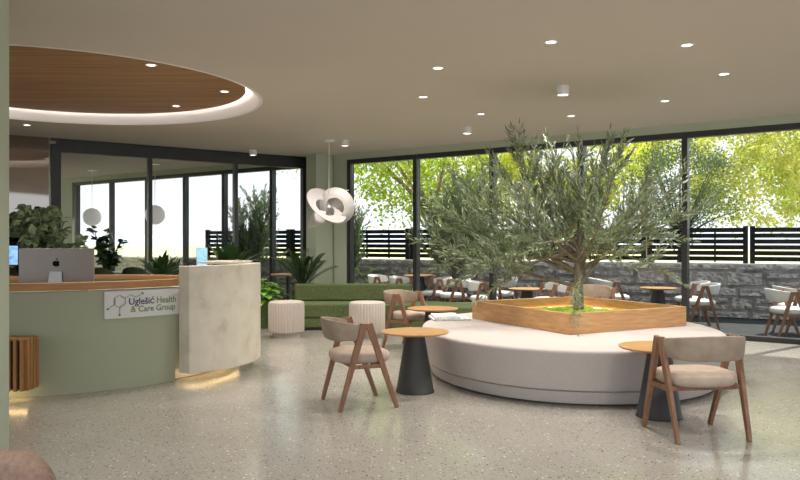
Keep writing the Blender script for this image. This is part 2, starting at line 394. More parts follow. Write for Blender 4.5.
KP=[(-35.4,2.38),(-33,2.43),(-30,2.46),(-25.4,2.51),(-18,2.53),(-11,2.51),(-4.7,2.46)]
for (a_,r_),(a2_,r2_) in zip(KP,KP[1:]):
    for k in range(4): prof.append((a_+(a2_-a_)*k/4,r_+(r2_-r_)*k/4))
prof.append(KP[-1])
rings=[]
pp=[(r*math.cos(R(a)),r*math.sin(R(a))) for a,r in prof]
inner=[((r-.15)*math.cos(R(a)),(r-.11)*math.sin(R(a))) for a,r in prof]
for (x,y),(xi,yi) in zip(pp,inner): rings.append([(xi,yi,.085),(x,y,.085),(x,y,1.185),(xi,yi,1.185)])
m.loft(rings); st=m.build('stone_front',m_trav,desk,smooth=True,bevel=.006); st['label']='cream travertine panel hanging clear of the floor'
m=MB(); m.arc(C0,1.95,2.36,R(-20),R(-5),1.188,1.212,20); m.build('stone_shelf',m_trav,desk)
m=MB(); m.arc(C0,2.20,2.22,R(-34),R(-6),.10,.112,20); m.build('led_strip',m_led,kb)
# back counter of the island
bc=empty('back_counter',(GC[0],GC[1],0),0,'curved rear counter with oak top behind the reception computer','counter')
m=MB(); m.arc(C0,2.02,2.17,R(28),R(150),0,.885,60); m.build('body',m_green,bc,smooth=True)
m=MB(); m.arc(C0,1.9,2.22,R(28),R(150),.885,.935,60); m.build('countertop',m_oakedge,bc,smooth=True)
# logo sign bent round the desk
RS=2.215
def bend(x,z,off=0):
    a=R(-55.5)+x/(RS); r=RS+off
    return (r*math.cos(a),r*math.sin(a),z)
sign=empty('logo_sign',(GC[0],GC[1],0),0,'white plate with molecule logo reading Uglešić Health & Care Group on the desk front','sign')
SWD=.87; m=MB(); rings=[]
for i in range(25):
    x=SWD*i/24; rings.append([bend(x,.69,-.02),bend(x,.69,0),bend(x,.955,0),bend(x,.955,-.02)])
m.loft(rings); plate=m.build('plate',m_signw,sign,smooth=True)
def text_mesh(txt,x0,z0,width,size,mt,name,off=.002):
    cu=bpy.data.curves.new('t','FONT'); cu.body=txt; cu.size=size; cu.extrude=.001; cu.offset=.0012; cu.resolution_u=3
    o=bpy.data.objects.new('t',cu); COL.objects.link(o); dg=bpy.context.evaluated_depsgraph_get(); dg.update()
    me=bpy.data.meshes.new_from_object(o.evaluated_get(dg)); COL.objects.unlink(o); bpy.data.objects.remove(o)
    xs=[v.co.x for v in me.vertices]; a,b=min(xs),max(xs); k=width/(b-a)
    for v in me.vertices:
        v.co=Vector(bend(x0+(v.co.x-a)*k,z0+v.co.y,off+v.co.z))
    me.materials.clear(); me.materials.append(mt); ob=bpy.data.objects.new(name,me); COL.objects.link(ob); ob.parent=plate; ob.name=name; return ob
text_mesh('Uglešić',.232,.817,.263,.092,m_dark,'lettering')
text_mesh('Health',.522,.817,.222,.092,m_sgreen,'lettering')
text_mesh('& Care Group',.25,.743,.482,.085,m_sgreen,'lettering')
m=MB(); hc=(.143,.855); hr=.062
hx=[(hc[0]+hr*math.cos(R(90+60*i)),hc[1]+hr*math.sin(R(90+60*i))) for i in range(6)]
def seg(a,b,w=.0045):
    m.tube([bend(a[0],a[1],.004),bend(b[0],b[1],.003)],w*.62,6)
for i in range(6): seg(hx[i],hx[(i+1)%6])
seg((hx[0][0],hx[0][1]-.012),(hx[5][0]-.012,hx[5][1]-.006),.003); seg((hx[3][0],hx[3][1]+.012),(hx[4][0]-.012,hx[4][1]+.006),.003); seg((hx[1][0]+.01,hx[1][1]-.004),(hx[2][0]+.01,hx[2][1]+.004),.003)
ch=[hx[5],(.25,.915),(.305,.888),(.37,.925)]
for i in range(3): seg(ch[i],ch[i+1])
dots=[(.37,.925)]
e=(.03,.785); seg(hx[2],e); dots.append(e); e=(hx[3][0],.722); seg(hx[3],e); dots.append(e)
for d in dots: m.lathe([(.003,-.01),(.011,-.006),(.011,.006),(.003,.01)],10,bend(d[0],d[1],.004))
m.build('molecule_emblem',m_sgreen,plate)
# slatted box against the desk
sb=empty('slatted_bin',(-3.575,6.755,0),0,'teak slatted wooden bin fixed low against the green desk front','bin')
m=MB(); m.box((0,.0,.335),(.48,.20,.43)); m.build('body',m_soil_shade,sb)  # near-black soil colour stands in for shade between the slats
for k in range(9):
    m=MB(); m.box((-.24+.0+k*.0585,-.115,.34),(.025,.035,.46)); m.build('slat',m_slat,sb)
for k in range(4):
    m=MB(); m.box((.255,-.10+.025+k*.055,.34),(.03,.04,.46)); m.build('slat',m_slat,sb)
m=MB(); m.box((0,-.002,.565),(.50,.22,.02)); m.build('lid',m_slat,sb)
m=MB(); m.box((0,.03,.112),(.40,.05,.012)); m.build('led_strip',m_led,sb)
# iMac-like desktop computer seen from behind
im=empty('desktop_computer',(-3.395,7.42,.742),R(4),'silver all in one desktop computer seen from behind on the reception desk','computer')
m=MB(); m.box((0,0,.40),(.725,.03,.455)); casing=m.build('casing',m_grey,im,bevel=.012,seg=3)
m=MB(); m.box((0,.0155,.42),(.69,.006,.39)); m.build('screen',m_logo,casing)
m=MB(); m.loft([[(-.06,-.03,.40),(.06,-.03,.40),(.06,-.016,.40),(-.06,-.016,.40)],[(-.085,-.11,.012),(.085,-.11,.012),(.085,-.095,.012),(-.085,-.095,.012)]]); m.box((0,-.02,.006),(.19,.19,.012)); m.build('stand',m_chrome,im,bevel=.003)
def apple():
    m=MB(); pts=[]; n=40
    for i in range(n):
        a=2*PI*i/n; x=math.cos(a); y=math.sin(a)
        r=.034*(1+.06*math.cos(2*a)); px=r*x*1.02; py=r*y*1.0
        py-= .010*math.exp(-(x/.28)**2) if y>0 else -.005*math.exp(-(x/.25)**2)
        px*=(1-.14*max(0,-y))
        # bite on the (viewer's) right
        dx=px-.047; dy=py-.003; d=math.hypot(dx,dy)
        if d<.020: px=.047+dx/d*.020 if d>1e-6 else px; py=.003+dy/d*.020
        pts.append((px,py))
    f=[(x,-.0165,.475+y) for x,y in pts]; b=[(x,-.014,.475+y) for x,y in pts]; m.loft([b,f])
    lf=[]
    for i in range(12):
        a=PI*2*i/12; u=.014*math.cos(a); w=.006*math.sin(a); c,s=math.cos(R(55)),math.sin(R(55)); lf.append((.007+u*c-w*s,.044+u*s+w*c))
    m.loft([[(x,-.014,.475+y) for x,y in lf],[(x,-.0165,.475+y) for x,y in lf]])
    m.build('fruit_emblem',m_logo,casing)
apple()
# second monitor on back counter (facing the camera)
p=atY(3,258,11.0); mo=empty('monitor',(p.x,p.y,.917),R(-6),'blue lit monitor standing on the rear counter behind the silver computer','monitor')
m=MB(); m.box((0,0,.31),(.5,.03,.30)); m.build('casing',m_black,mo,bevel=.005); m=MB(); m.box((0,-.017,.31),(.48,.004,.275)); m.build('screen',m_screen,mo)
m=MB(); m.box((0,.02,.09),(.05,.02,.17)); m.box((0,.0,.006),(.2,.15,.012)); m.build('stand',m_chrome,mo)
# small display on the stone desk
p=atY(202,257,8.75); ds=empty('tablet_display',(p.x,p.y,.74),R(8),'small upright blue lit display standing behind the travertine desk front','display')
m=MB(); m.box((0,0,.505),(.128,.016,.235)); m.build('frame',m_chrome,ds,bevel=.004); m=MB(); m.box((0,-.0095,.505),(.112,.003,.215)); m.build('screen',m_screen,ds)
m=MB(); m.box((0,.012,.20),(.03,.01,.40)); m.box((0,0,.004),(.14,.12,.008)); m.build('stand',m_chrome,ds)
# ------------------------------------------------------------------ ceiling fixtures
def spot_proto():
    r=empty('ceiling_spot',(0,0,0),0,'x','ceiling light','recessed ceiling spotlights')
    m=MB(); m.lathe([(.038,.0),(.055,-.006),(.062,-.003),(.062,.0)],24,cap=False); ring_=m.build('trim_ring',m_white,r)
    m=MB(); m.lathe([(.001,-.002),(.044,-.002),(.044,.0)],24,cap=True); m.build('lens',m_lamp,ring_)
    return r
sp=spot_proto(); spots=[(551,42,'recessed ceiling spotlight nearest the camera, left of the middle top'),(687,45,'recessed ceiling spotlight nearest the camera on the right side'),
 (438,68,'recessed ceiling spotlight alone between the walnut disc and the olive tree top'),(423,97,'recessed ceiling spotlight left of centre, beyond the nearer lone one'),(481,114,'recessed ceiling spotlight just above the small white surface lamp left of the olive'),
 (724,74,'recessed ceiling spotlight furthest to the right'),(665,101,'recessed ceiling spotlight right of the olive, nearest the glass wall'),(571,116,'recessed ceiling spotlight directly over the top of the indoor olive tree'),(27,125,'recessed ceiling spotlight at far left behind the walnut disc')]
for i,(u,v,l) in enumerate(spots):
    p=atz(u,v,CZ-.0015)
    if i==0: sp.location=p; sp['label']=l; o=sp
    else: o=dup(sp,p,0,l)
for u,v,l in [(151,65,'recessed spotlight in the walnut disc, nearest the camera'),(224.5,91.5,'recessed spotlight at the right edge of the walnut disc'),(176,106,'recessed spotlight in the walnut disc, farthest from the camera')]:
    dup(sp,atz(u,v,CZ+.133),0,l,'spotlights set in the round walnut ceiling panel')
def cyl_proto():
    r=empty('surface_downlight',(0,0,0),0,'x','ceiling light','surface mounted white cylinder lamps')
    m=MB(); m.lathe([(.072,0),(.072,-.10),(.062,-.105),(.055,-.09)],28,cap=False); m.add([(0,0,0)],[]); hs=m.build('housing',m_white,r,smooth=True)
    m=MB(); m.lathe([(.058,-.09),(.058,-.098)],24); m.build('lens',m_lamp,hs)
    return r
cy=cyl_proto()
for i,(u,v,l) in enumerate([(563,86,'white cylinder ceiling lamp nearest the camera, above the olive tree'),(467,127,'white cylinder ceiling lamp left of the olive tree near the glass wall'),(345,140,'white cylinder ceiling lamp beside the petal pendant canopy at the corner column'),(253,150,'white cylinder ceiling lamp at the top of the black glazed partition')]):
    p=atz(u,v,CZ)
    if i==0: cy.location=p; cy['label']=l
    else: dup(cy,p,0,l)
for u,v in ((563,86),(467,127),(345,140),(253,150)): light('SPOT','spot_light',atz(u,v,CZ-.12),70,spot_size=R(150),spot_blend=.9,shadow_soft_size=.06,color=(1,.94,.86))
# globe pendants in the back room
def globe(u,v,uc,vc,l,base=None):
    p=atz(uc,vc,CZ); z=EYE+(240-v)*p.y/F
    if base: return dup(base,p,0,l)
    r=empty('globe_pendant',p,0,l,'pendant lamp','white globe pendants in the back room')
    m=MB(); m.lathe([(.11,0),(.11,-.02)],24); m.build('canopy',m_chrome,r)
    m=MB(); m.tube([(0,0,-.02),(0,0,z-CZ+.22)],.006,6); m.build('cord',m_white,r)
    m=MB(); m.lathe([(.225*math.sin(PI*max(k,.02)/16),z-CZ+.225*math.cos(PI*max(k,.02)/16)) for k in range(17)],28); m.build('globe',m_opal,r,smooth=True)
    return r
g0=globe(92,217,92,170,'white globe pendant on the left, seen through the first partition pane')
globe(153,215,155,163.5,'white globe pendant crossed by the black partition mullion',g0)
# petal pendant
p=atz(329,140,CZ); pp_=empty('petal_pendant',p,0,'white sculptural pendant lamp of interlocking discs by the corner column','pendant lamp')
m=MB(); m.lathe([(.10,0),(.10,-.03)],24); m.build('canopy',m_white,pp_)
zl=EYE+(240-207)*p.y/F-CZ
m=MB(); m.tube([(0,0,-.03),(0,0,zl+.25)],.005,6); m.build('cord',m_white,pp_)
def shell(r0,r1,dome,nrm,rollc,c,name,span=(0,360),th=.012):
    n=40; k=6; q=Vector(nrm).normalized().to_track_quat('Z','Y').to_matrix()
    m=MB()
    def pt(rr,a,dz): 
        x=(rr-r0)/(r1-r0) if r1>r0 else 0
        return q@Vector((rr*math.cos(a),rr*math.sin(a)*rollc,-dome*x*x+dz))+Vector(c)
    prof=[(r0+(r1-r0)*i/k,0) for i in range(k+1)]+[(r1-(r1-r0)*i/k,-th) for i in range(k+1)]
    rings=[]
    a0,a1=R(span[0]),R(span[1]); full=span[1]-span[0]>=360
    for j in range(n+1): rings.append([pt(r_,a0+(a1-a0)*j/n,dz) for r_,dz in prof])
    m.loft(rings,cap=not full); return m.build(name,m_petal,pp_,smooth=True)
shell(.17,.33,.10,(-.25,-.85,-.25),1,(.10,.02,zl+.0),'petal')
shell(.19,.40,-.06,(.55,-.50,.62),1,(-.06,-.05,zl-.01),'petal')
shell(.02,.2,.16,(-.25,-.85,-.25),1,(.06,.12,zl+.0),'petal')
def leafblade(m,base,dirv,ln,wd,up=Vector((0,0,1)),droop=0.0,seg_=4,fold=.15,shape=None):
    d=dirv.normalized(); s=d.cross(up)
    if s.length<.05: s=d.cross(Vector((1,0,0)))
    s.normalize(); nrm=s.cross(d); vs=[]; fs=[]
    for i in range(seg_+1):
        t=i/seg_; w=(shape(t) if shape else math.sin(PI*min(.999,t**.8*.98+.01)))*wd/2
        c=base+d*(ln*t)+Vector((0,0,-1))*droop*ln*t*t
        vs+=[c-s*w+nrm*fold*w,c,c+s*w+nrm*fold*w]
    for i in range(seg_):
        a=3*i; fs+=[(a,a+1,a+4,a+3),(a+1,a+2,a+5,a+4)]
    m.add(vs,fs)
m=MB(); leafblade(m,Vector((-.06,-.02,zl-.08)),Vector((-.62,-.3,-.62)),.42,.24,up=Vector((.3,-1,.2)),seg_=8); o=m.build('petal',m_petal,pp_,smooth=True); so=o.modifiers.new('t','SOLIDIFY'); so.thickness=.014
m=MB(); m.tube([(.0,0,zl+.25),(.34,.08,zl+.30)],.012,6); m.build('arm',m_white,pp_); m=MB(); m.lathe([(.03*math.sin(PI*max(.03,k/8)),.03*math.cos(PI*max(.03,k/8))) for k in range(9)],12,(-.0,-.0,zl-.0)); m.build('lamp_holder',m_white,pp_)
light('POINT','lamp_light',p+Vector((-.02,-.12,zl)),.12,shadow_soft_size=.05,color=(1,.93,.88))
# ------------------------------------------------------------------ round bench + planter
BC=Vector((1.83,8.30,0)); BA,BB=1.56,1.86
def ell(a,b,z,n=96,p=2.08):
    r=[]
    for i in range(n):
        t=2*PI*i/n; c,s=math.cos(t),math.sin(t)
        r.append((a*math.copysign(abs(c)**(2/p),c),b*math.copysign(abs(s)**(2/p),s),z))
    return r
bench=empty('round_bench',BC,0,'large round blush upholstered bench around the wooden olive planter','bench')
m=MB(); o_=[(-.08,.005),(-.075,.115),(-.10,.12)]
m.loft([ell(BA+d,BB+d,z) for d,z in [(-.10,.02),(-.075,.022),(-.045,.125),(-.06,.135)]]); m.build('base',m_bench,bench,smooth=True)
m=MB(); m.loft([ell(BA+d,BB+d,z) for d,z in [(-.07,.135),(-.04,.138),(-.03,.145),(.0,.30),(.016,.42),(.0215,.46),(.022,.478),(.013,.491),(-.006,.4975),(-.03,.499),(-.2,.50),(-.6,.503)]]); m.build('seat',m_bench,bench,smooth=True)
m=MB(); m.loft([ell(BA-.14,BB-.14,0),ell(BA-.14,BB-.14,.03)]); m.build('foot_plate',m_black,bench)
PL=[Vector((1.69,7.47,0)),Vector((3.17,8.30,0)),Vector((2.35,9.87,0)),Vector((.87,9.05,0))]
PC=(PL[0]+PL[2])/2; PZ0,PZ1=.50,.715
pr=empty('planter_box',(PC.x,PC.y,PZ0),0,'square oak planter box holding the olive tree in the middle of the round bench','planter')
loc=[p-PC for p in PL]
for i in range(4):
    a,b=loc[i],loc[(i+1)%4]; ia,ib=a*(1-.055),b*(1-.055)
    m=MB(); m.loft([[(a.x,a.y,.004),(b.x,b.y,.004),(ib.x,ib.y,.004),(ia.x,ia.y,.004)],[(a.x,a.y,PZ1-PZ0),(b.x,b.y,PZ1-PZ0),(ib.x,ib.y,PZ1-PZ0),(ia.x,ia.y,PZ1-PZ0)]]); m.build('side_panel',m_oak,pr,bevel=.003)
m=MB(); q=[l*.92 for l in loc]; m.loft([[(a.x,a.y,.01) for a in q],[(a.x,a.y,.06) for a in q]]); m.build('soil',m_soil_shade,pr)
m=MB(); k=.935
for i in range(4):
    a,b=loc[i]*k,loc[(i+1)%4]*k; m.tube([(a.x,a.y,.085),(b.x,b.y,.085)],.006,6)
m.build('led_strip',m_led2,pr)
m=MB(); n=40; vs=[]
u=(loc[1]-loc[0]); w=(loc[3]-loc[0])
for j in range(n+1):
    for i in range(n+1):
        a,b=i/n,j/n; e=min(a,1-a,b,1-b); P=loc[0]+u*(.03+.94*a)+w*(.03+.94*b)
        h=.06+.085*min(1,max(0,e-.08)*5)*(1 if True else 0)+.035*noise.noise(P*6)+.015*noise.noise(P*25)
        if e<.08: h=.055
        vs.append((P.x,P.y,h))
m.add(vs,[(j*(n+1)+i,j*(n+1)+i+1,(j+1)*(n+1)+i+1,(j+1)*(n+1)+i) for j in range(n) for i in range(n)])
mo_=m.build('moss',m_moss,smooth=True); mo_.location=(PC.x,PC.y,PZ0); tag(mo_,'bright lime moss bedding inside the square planter around the olive trunk','moss',kind='stuff')
# ------------------------------------------------------------------ trees
def bez(a,b,c,d,n):
    return [a*(1-t)**3+b*3*t*(1-t)**2+c*3*t*t*(1-t)+d*t**3 for t in [i/n for i in range(n+1)]]
def leaf4(mb,b,d,ln,wd,rng):
    s=d.cross(Vector((rng.uniform(-1,1),rng.uniform(-1,1),rng.uniform(-.3,1))))
    if s.length<1e-3: return
    s.normalize(); n=s.cross(d)
    mb.add([b,b+d*ln*.45-s*wd/2+n*wd*.15,b+d*ln,b+d*ln*.45+s*wd/2+n*wd*.15],[(0,1,2),(0,2,3)])
def olive(root,base,split,targets,tr,rng,leafmat_,barkmat,twigs=14,tl=(.28,.5),ln=.06,wd=.013,start=.25,spread=.8):
    lv=MB(); wd_=MB(); base=Vector(base); split=Vector(split)
    tk=bez(base,base+Vector((.01,0,.1)),split-Vector((0,0,.12)),split,6)
    m=MB(); m.tube(tk,[tr*(1.25-.07*i) for i in range(7)],12)
    for T in targets:
        T=Vector(T); st=tk[rng.choice([3,4,5,6,6])]; v=T-st; L_=v.length
        c1=st+Vector((v.x*.38,v.y*.38,max(.12,v.z*.30))); c2=st+Vector((v.x*.78,v.y*.78,v.z*.62+.04))
        if v.z<.3: c1=st+v*.35+Vector((0,0,.15)); c2=st+v*.7+Vector((0,0,.1))
        P=bez(st,c1,c2,T,14); r0=tr*.4
        m.tube(P,[r0*(1-i/15)+.003 for i in range(15)],7)
        nt=max(3,int(twigs*L_/1.5))
        for k in range(nt+1):
            f=start+(1-start)*k/nt; i=min(13,int(f*14)); q=P[i].lerp(P[i+1],f*14-i) if i<14 else P[14]
            tan=(P[i+1]-P[i]).normalized()
            rd=Vector((rng.gauss(0,1),rng.gauss(0,1),rng.gauss(.1,.8))).normalized()
            d=(tan*.8+rd*spread+Vector((0,0,.62))).normalized()
            if k==nt: d=tan
            l=rng.uniform(*tl); e=q+d*l; mid=q+d*l*.5+Vector((0,0,.04*rng.uniform(-1,1)))
            tp=bez(q,q+d*l*.3,mid,e+Vector((0,0,rng.uniform(-.08,.06))),6)
            wd_.tube(tp,[.004-.0004*s for s in range(7)],3,cap=False)
            nl=int(l/(ln*.34))
            for j in range(nl):
                g=(j+.5)/nl*6; ii=min(5,int(g)); b=tp[ii].lerp(tp[ii+1],g-ii); tt=(tp[ii+1]-tp[ii]).normalized()
                sd=tt.cross(Vector((rng.gauss(0,1),rng.gauss(0,1),rng.gauss(0,1)))).normalized()
                for sg in(-1,1):
                    ld=(tt*1.1+sd*sg*.7+Vector((0,0,rng.uniform(-.1,.15)))).normalized()
                    leaf4(lv,b,ld,ln*rng.uniform(.7,1.2),wd*rng.uniform(.8,1.2),rng)
            leaf4(lv,e,d,ln,wd,rng)
    m.build('trunk',barkmat,root,smooth=True)
    wd_.build('twigs',barkmat,root,fix=False); lv.build('leaves',leafmat_,root,fix=False)
TB=Vector((2.03+.03,8.67,.56))
ot=empty('olive_tree',TB,0,'tall silvery olive tree growing from the oak planter on the round bench','tree')
rng=random.Random(11)
tg=[]
for (u,v,dy) in [(532,160,0),(578,163,.1),(552,165,-.35),(502,172,.3),(480,205,-.2),(460,232,.2),(455,262,-.1),(488,268,-.5),(520,205,-.7),(600,172,.4),(617,160,-.2),(648,175,.1),(672,188,.3),(690,215,-.1),(665,238,.3),(640,205,-.6),(655,268,-.2),(600,225,-.8),(510,240,.7),(560,200,.8),(625,225,.7),(540,245,-.6),(585,190,-.2),(500,250,.1),(622,262,-.5),(560,180,.2),(472,190,.1),(472,275,-.3),(500,284,-.55),(438,245,.1),(450,215,0),(515,150,.2),(605,155,.1)]:
    p=atY(u,v,8.67+dy); tg.append(p-TB)
olive(ot,(0,0,0),(.0,0,.72),tg,.052,rng,m_olive,m_bark,twigs=20,tl=(.22,.42),ln=.105,wd=.023,start=.28)
# small sprig hanging over the front corner
spg=MB(); rr=random.Random(5)
for q0,q1 in [((.0,-.05,.35),(-.335,-1.27,.06)),((.0,-.04,.4),(-.28,-1.15,.2)),((0,-.05,.3),(-.33,-1.2,.28))]:
    P=bez(Vector(q0),Vector(q0)+Vector((0,-.3,.25)),Vector(q1)+Vector((0,.15,.15)),Vector(q1),12)
    spg.tube(P,[.008-.0005*i for i in range(13)],5)
    for i in range(8,13):
        for s in range(9):
            b=P[i]+Vector((rr.gauss(0,.03),rr.gauss(-.03,.02),rr.gauss(0,.04))); leaf4(spg,b,Vector((rr.gauss(0,.6),rr.gauss(0,.4)-.5,rr.uniform(-1,.2))).normalized(),.065,.014,rr)
spg.build('hanging_sprig',m_olive,ot,fix=False)
# olives on the terrace
def outdoor_olive(u,Y,zb,top,wpx,lab,seed,base_label_pot,n=16,trr=.05,extra=None):
    rng=random.Random(seed); b=atY(u,240,Y); b.z=TZ
    r=empty('potted_olive_tree',b,0,lab,'tree')
    m=MB(); m.lathe([(.17,.0),(.24,.42),(.25,.44),(.22,.44),(.21,.38),(.02,.38)],24); m.build('pot',m_black,r,smooth=True)
    tg=[]; ht=top-TZ
    for k in range(n):
        a=2*PI*k/n*2.4; hgt=zb+(ht-zb)*((k+.5)/n)**.8; w=wpx*(1-.55*((k)/n)**2)
        tg.append(Vector((math.cos(a)*w*rng.uniform(.6,1),math.sin(a)*w*.7*rng.uniform(.4,1),hgt)))
    olive(r,(0,0,.36),(0,0,.85),tg,trr,rng,m_olive2,m_bark,twigs=22,tl=(.3,.5),ln=.10,wd=.026,start=.3,spread=.9)
outdoor_olive(455,15.95,.95,2.75,.85,'dark potted olive tree on the terrace behind the left side of the indoor olive',21,'')
outdoor_olive(252,17.95,.95,2.45,.62,'small olive tree outside the back room glazing, in front of the fence',22,'')
outdoor_olive(352,16.4,.55,1.95,.28,'narrow leafy shrub just outside the glass beside the corner column',23,'',n=10,trr=.02)
# large background trees
def crown(u,v,Y,rx,ry,rz,lab,lm,bark,nleaf,size,seed,branches=6,trunk=.14,clumps=60,lean=0,cl=(.35,.8)):
    rng=random.Random(seed); c=atY(u,v,Y); g=Vector((c.x+lean,c.y,-.5)); r=empty('garden_tree',g,0,lab,'tree','trees beyond the fence')
    c=c-g; lv=MB(); bk=MB(); top=Vector((c.x,c.y,c.z-rz*.35)); sp_=Vector((c.x*.3,c.y*.3,max(1.2,c.z-rz*1.05)))
    bk.tube(bez(Vector((0,0,0)),Vector((0,0,1)),sp_-Vector((0,0,.4)),sp_,6),[trunk*(1.2-.07*i) for i in range(7)],10)
    cs=[]
    for k in range(clumps):
        while 1:
            q=Vector((rng.uniform(-1,1),rng.uniform(-1,1),rng.uniform(-1,1)))
            if .25<q.length<1: break
        cs.append(c+Vector((q.x*rx,q.y*ry,q.z*rz)))
    for k in range(branches*3):
        T=cs[k%len(cs)]; P=bez(sp_,sp_+Vector((0,0,.4)),sp_.lerp(T,.6)+Vector((0,0,.3)),T,8); bk.tube(P,[trunk*(.6 if k<branches else .35)*(1-i/9.5) for i in range(9)],6)
    per=nleaf//clumps
    for q in cs:
        s=rng.uniform(*cl)
        for j in range(per):
            d=Vector((rng.gauss(0,1),rng.gauss(0,1),rng.gauss(0,.8)))*s*.55
            b=q+d; a=Vector((rng.gauss(0,1),rng.gauss(0,1),rng.gauss(-.3,.8))).normalized()
            leaf4(lv,b,a,size*rng.uniform(.6,1.3),size*.55*rng.uniform(.7,1.2),rng)
    bk.build('trunk',bark,r,smooth=True); lv.build('leaves',lm,r,fix=False)
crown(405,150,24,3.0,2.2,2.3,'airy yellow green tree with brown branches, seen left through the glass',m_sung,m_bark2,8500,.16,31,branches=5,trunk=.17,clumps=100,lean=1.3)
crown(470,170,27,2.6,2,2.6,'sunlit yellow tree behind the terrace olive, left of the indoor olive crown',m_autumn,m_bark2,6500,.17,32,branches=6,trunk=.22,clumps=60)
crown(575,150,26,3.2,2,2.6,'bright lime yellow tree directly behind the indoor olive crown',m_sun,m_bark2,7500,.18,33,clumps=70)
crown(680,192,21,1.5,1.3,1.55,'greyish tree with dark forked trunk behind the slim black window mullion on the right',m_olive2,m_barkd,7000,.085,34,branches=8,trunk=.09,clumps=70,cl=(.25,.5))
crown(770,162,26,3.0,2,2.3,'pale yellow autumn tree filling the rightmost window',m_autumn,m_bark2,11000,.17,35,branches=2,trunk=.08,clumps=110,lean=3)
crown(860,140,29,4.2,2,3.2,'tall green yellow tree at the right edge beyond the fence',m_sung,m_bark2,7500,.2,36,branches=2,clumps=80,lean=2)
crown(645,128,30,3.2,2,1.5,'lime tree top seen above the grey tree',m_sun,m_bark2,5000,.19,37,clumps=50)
crown(292,160,26,.7,.6,.75,'wisp of blue green leaves hanging at the top of the last back room pane',m_sung,m_bark2,260,.13,38,clumps=6,trunk=.02,branches=1,cl=(.3,.5),lean=.55)
# ------------------------------------------------------------------ indoor plants
def pot(r,mt=m_planter,rad=.2,h=.4):
    m=MB(); m.lathe([(rad*.8,0),(rad,h),(rad*1.02,h+.01),(rad*.9,h+.01),(rad*.88,h-.04),(.01,h-.04)],28); m.build('pot',mt,r,smooth=True)
def bushy(name,loc,lab,lm,zc,rx,rz,n,ln,wd,seed,stems=10,poth=.45,potm=m_black,shape=None,clip=None):
    rng=random.Random(seed); r=empty(name,loc,0,lab,'plant'); pot(r,potm,.22,poth); st=MB(); lv=MB()
    for k in range(stems):
        a=2*PI*k/stems+rng.uniform(-.3,.3); rr=rx*rng.uniform(.2,.95); T=Vector((math.cos(a)*rr,math.sin(a)*rr,zc+rz*rng.uniform(-.6,1)))
        P=bez(Vector((0,0,poth-.05)),Vector((0,0,poth+.3)),T*.7+Vector((0,0,.25)),T,8); st.tube(P,[.014-.001*i for i in range(9)],6)
        for j in range(n//stems):
            f=rng.uniform(.45,1); i=min(7,int(f*8)); b=P[i].lerp(P[i+1],f*8-i)+Vector((rng.gauss(0,.05),rng.gauss(0,.05),rng.gauss(0,.05)))*rx*1.2
            d=Vector((rng.gauss(0,1)+b.x*1.0/rx,rng.gauss(0,1)+b.y/rx,rng.gauss(.25,.7))).normalized()
            leafblade(lv,b,d,ln*rng.uniform(.7,1.2),wd*rng.uniform(.8,1.2),droop=.15,seg_=4,up=Vector((rng.gauss(0,.4),rng.gauss(0,.4),1)))
    st.build('stems',m_palm,r,smooth=True); lv.build('leaves',lm,r,fix=False,smooth=True); return r
bushy('broadleaf_plant',(-5.72,12.0,0),'big variegated broadleaf plant behind the counter at left',m_varieg,1.70,.62,.46,620,.21,.135,41,stems=20,poth=.6)
p=atY(107,245,17.0); bushy('rubber_plant',(p.x,p.y,0),'dark rubber plant in the back room below the left globe pendant',m_ficus,1.25,.42,.5,210,.22,.11,42,stems=12)
def rosette(name,loc,lab,lm,n,ln,wd,zb,seed,poth=.4,el=(20,75),pinnate=False,droop=.45,potm=m_planter,rad=.2,stemlen=0):
    rng=random.Random(seed); r=empty(name,loc,0,lab,'plant'); pot(r,potm,rad,poth); lv=MB()
    for k in range(n):
        a=k*2.399; e=R(el[0]+(el[1]-el[0])*k/n); d=Vector((math.cos(a)*math.cos(e),math.sin(a)*math.cos(e),math.sin(e))); l=ln*rng.uniform(.75,1.1); b=Vector((0,0,zb))
        if pinnate:
            P=[b+d*l*t+Vector((0,0,-1))*droop*l*t*t for t in [i/18 for i in range(19)]]
            lv.tube(P,[.010-.0004*i for i in range(19)],4)
            for i in range(3,19):
                tn=(P[i]-P[i-1]).normalized(); s=tn.cross(Vector((0,0,1))).normalized(); wl=wd*math.sin(PI*min(.97,(i+1)/20))
                for sg in(-1,1): leafblade(lv,P[i],(s*sg+tn*.7+Vector((0,0,.15))),wl,.035,seg_=2)
        else:
            if stemlen:
                b2=b+d*stemlen*rng.uniform(.6,1.1)+Vector((0,0,-.05)); lv.tube([b,b.lerp(b2,.5)+Vector((0,0,.04)),b2],[.008,.007,.005],5); d=Vector((d.x,d.y,d.z*.2-.1)); leafblade(lv,b2,d,l,wd*rng.uniform(.8,1.1),droop=droop,seg_=6,shape=lambda t:(t**.35)*(1-t)**.6*1.6)
            else: leafblade(lv,b,d,l,wd*rng.uniform(.8,1.1),droop=droop,seg_=7)
    lv.build('leaves',lm,r,fix=False,smooth=True); return r
rosette('split_leaf_plant',(-2.87,12.5,0),'dark large leaved plant directly behind the right end of the travertine desk',m_palm,26,.85,.2,.8,51,poth=.75,el=(35,85),droop=.3)
rosette('lime_plant',(-2.28,12.5,0),'bright lime green heart leaved plant between travertine desk and green sofa',m_bright,44,.2,.15,.5,52,poth=.45,rad=.29,el=(0,85),droop=.3,stemlen=.32)
rosette('cycad_plant',(-1.72,13.3,0),'dark green feathery cycad plant rising behind the left end of the green sofa',m_palm,14,.9,.28,.6,53,poth=.55,el=(45,82),pinnate=True,droop=.28)
rosette('strap_leaf_plant',(-4.05,12.7,0),'dark arching strap leaved plant left of the travertine desk, before the partition',m_palm,26,.8,.13,.75,54,poth=.6,el=(35,85),droop=.35)
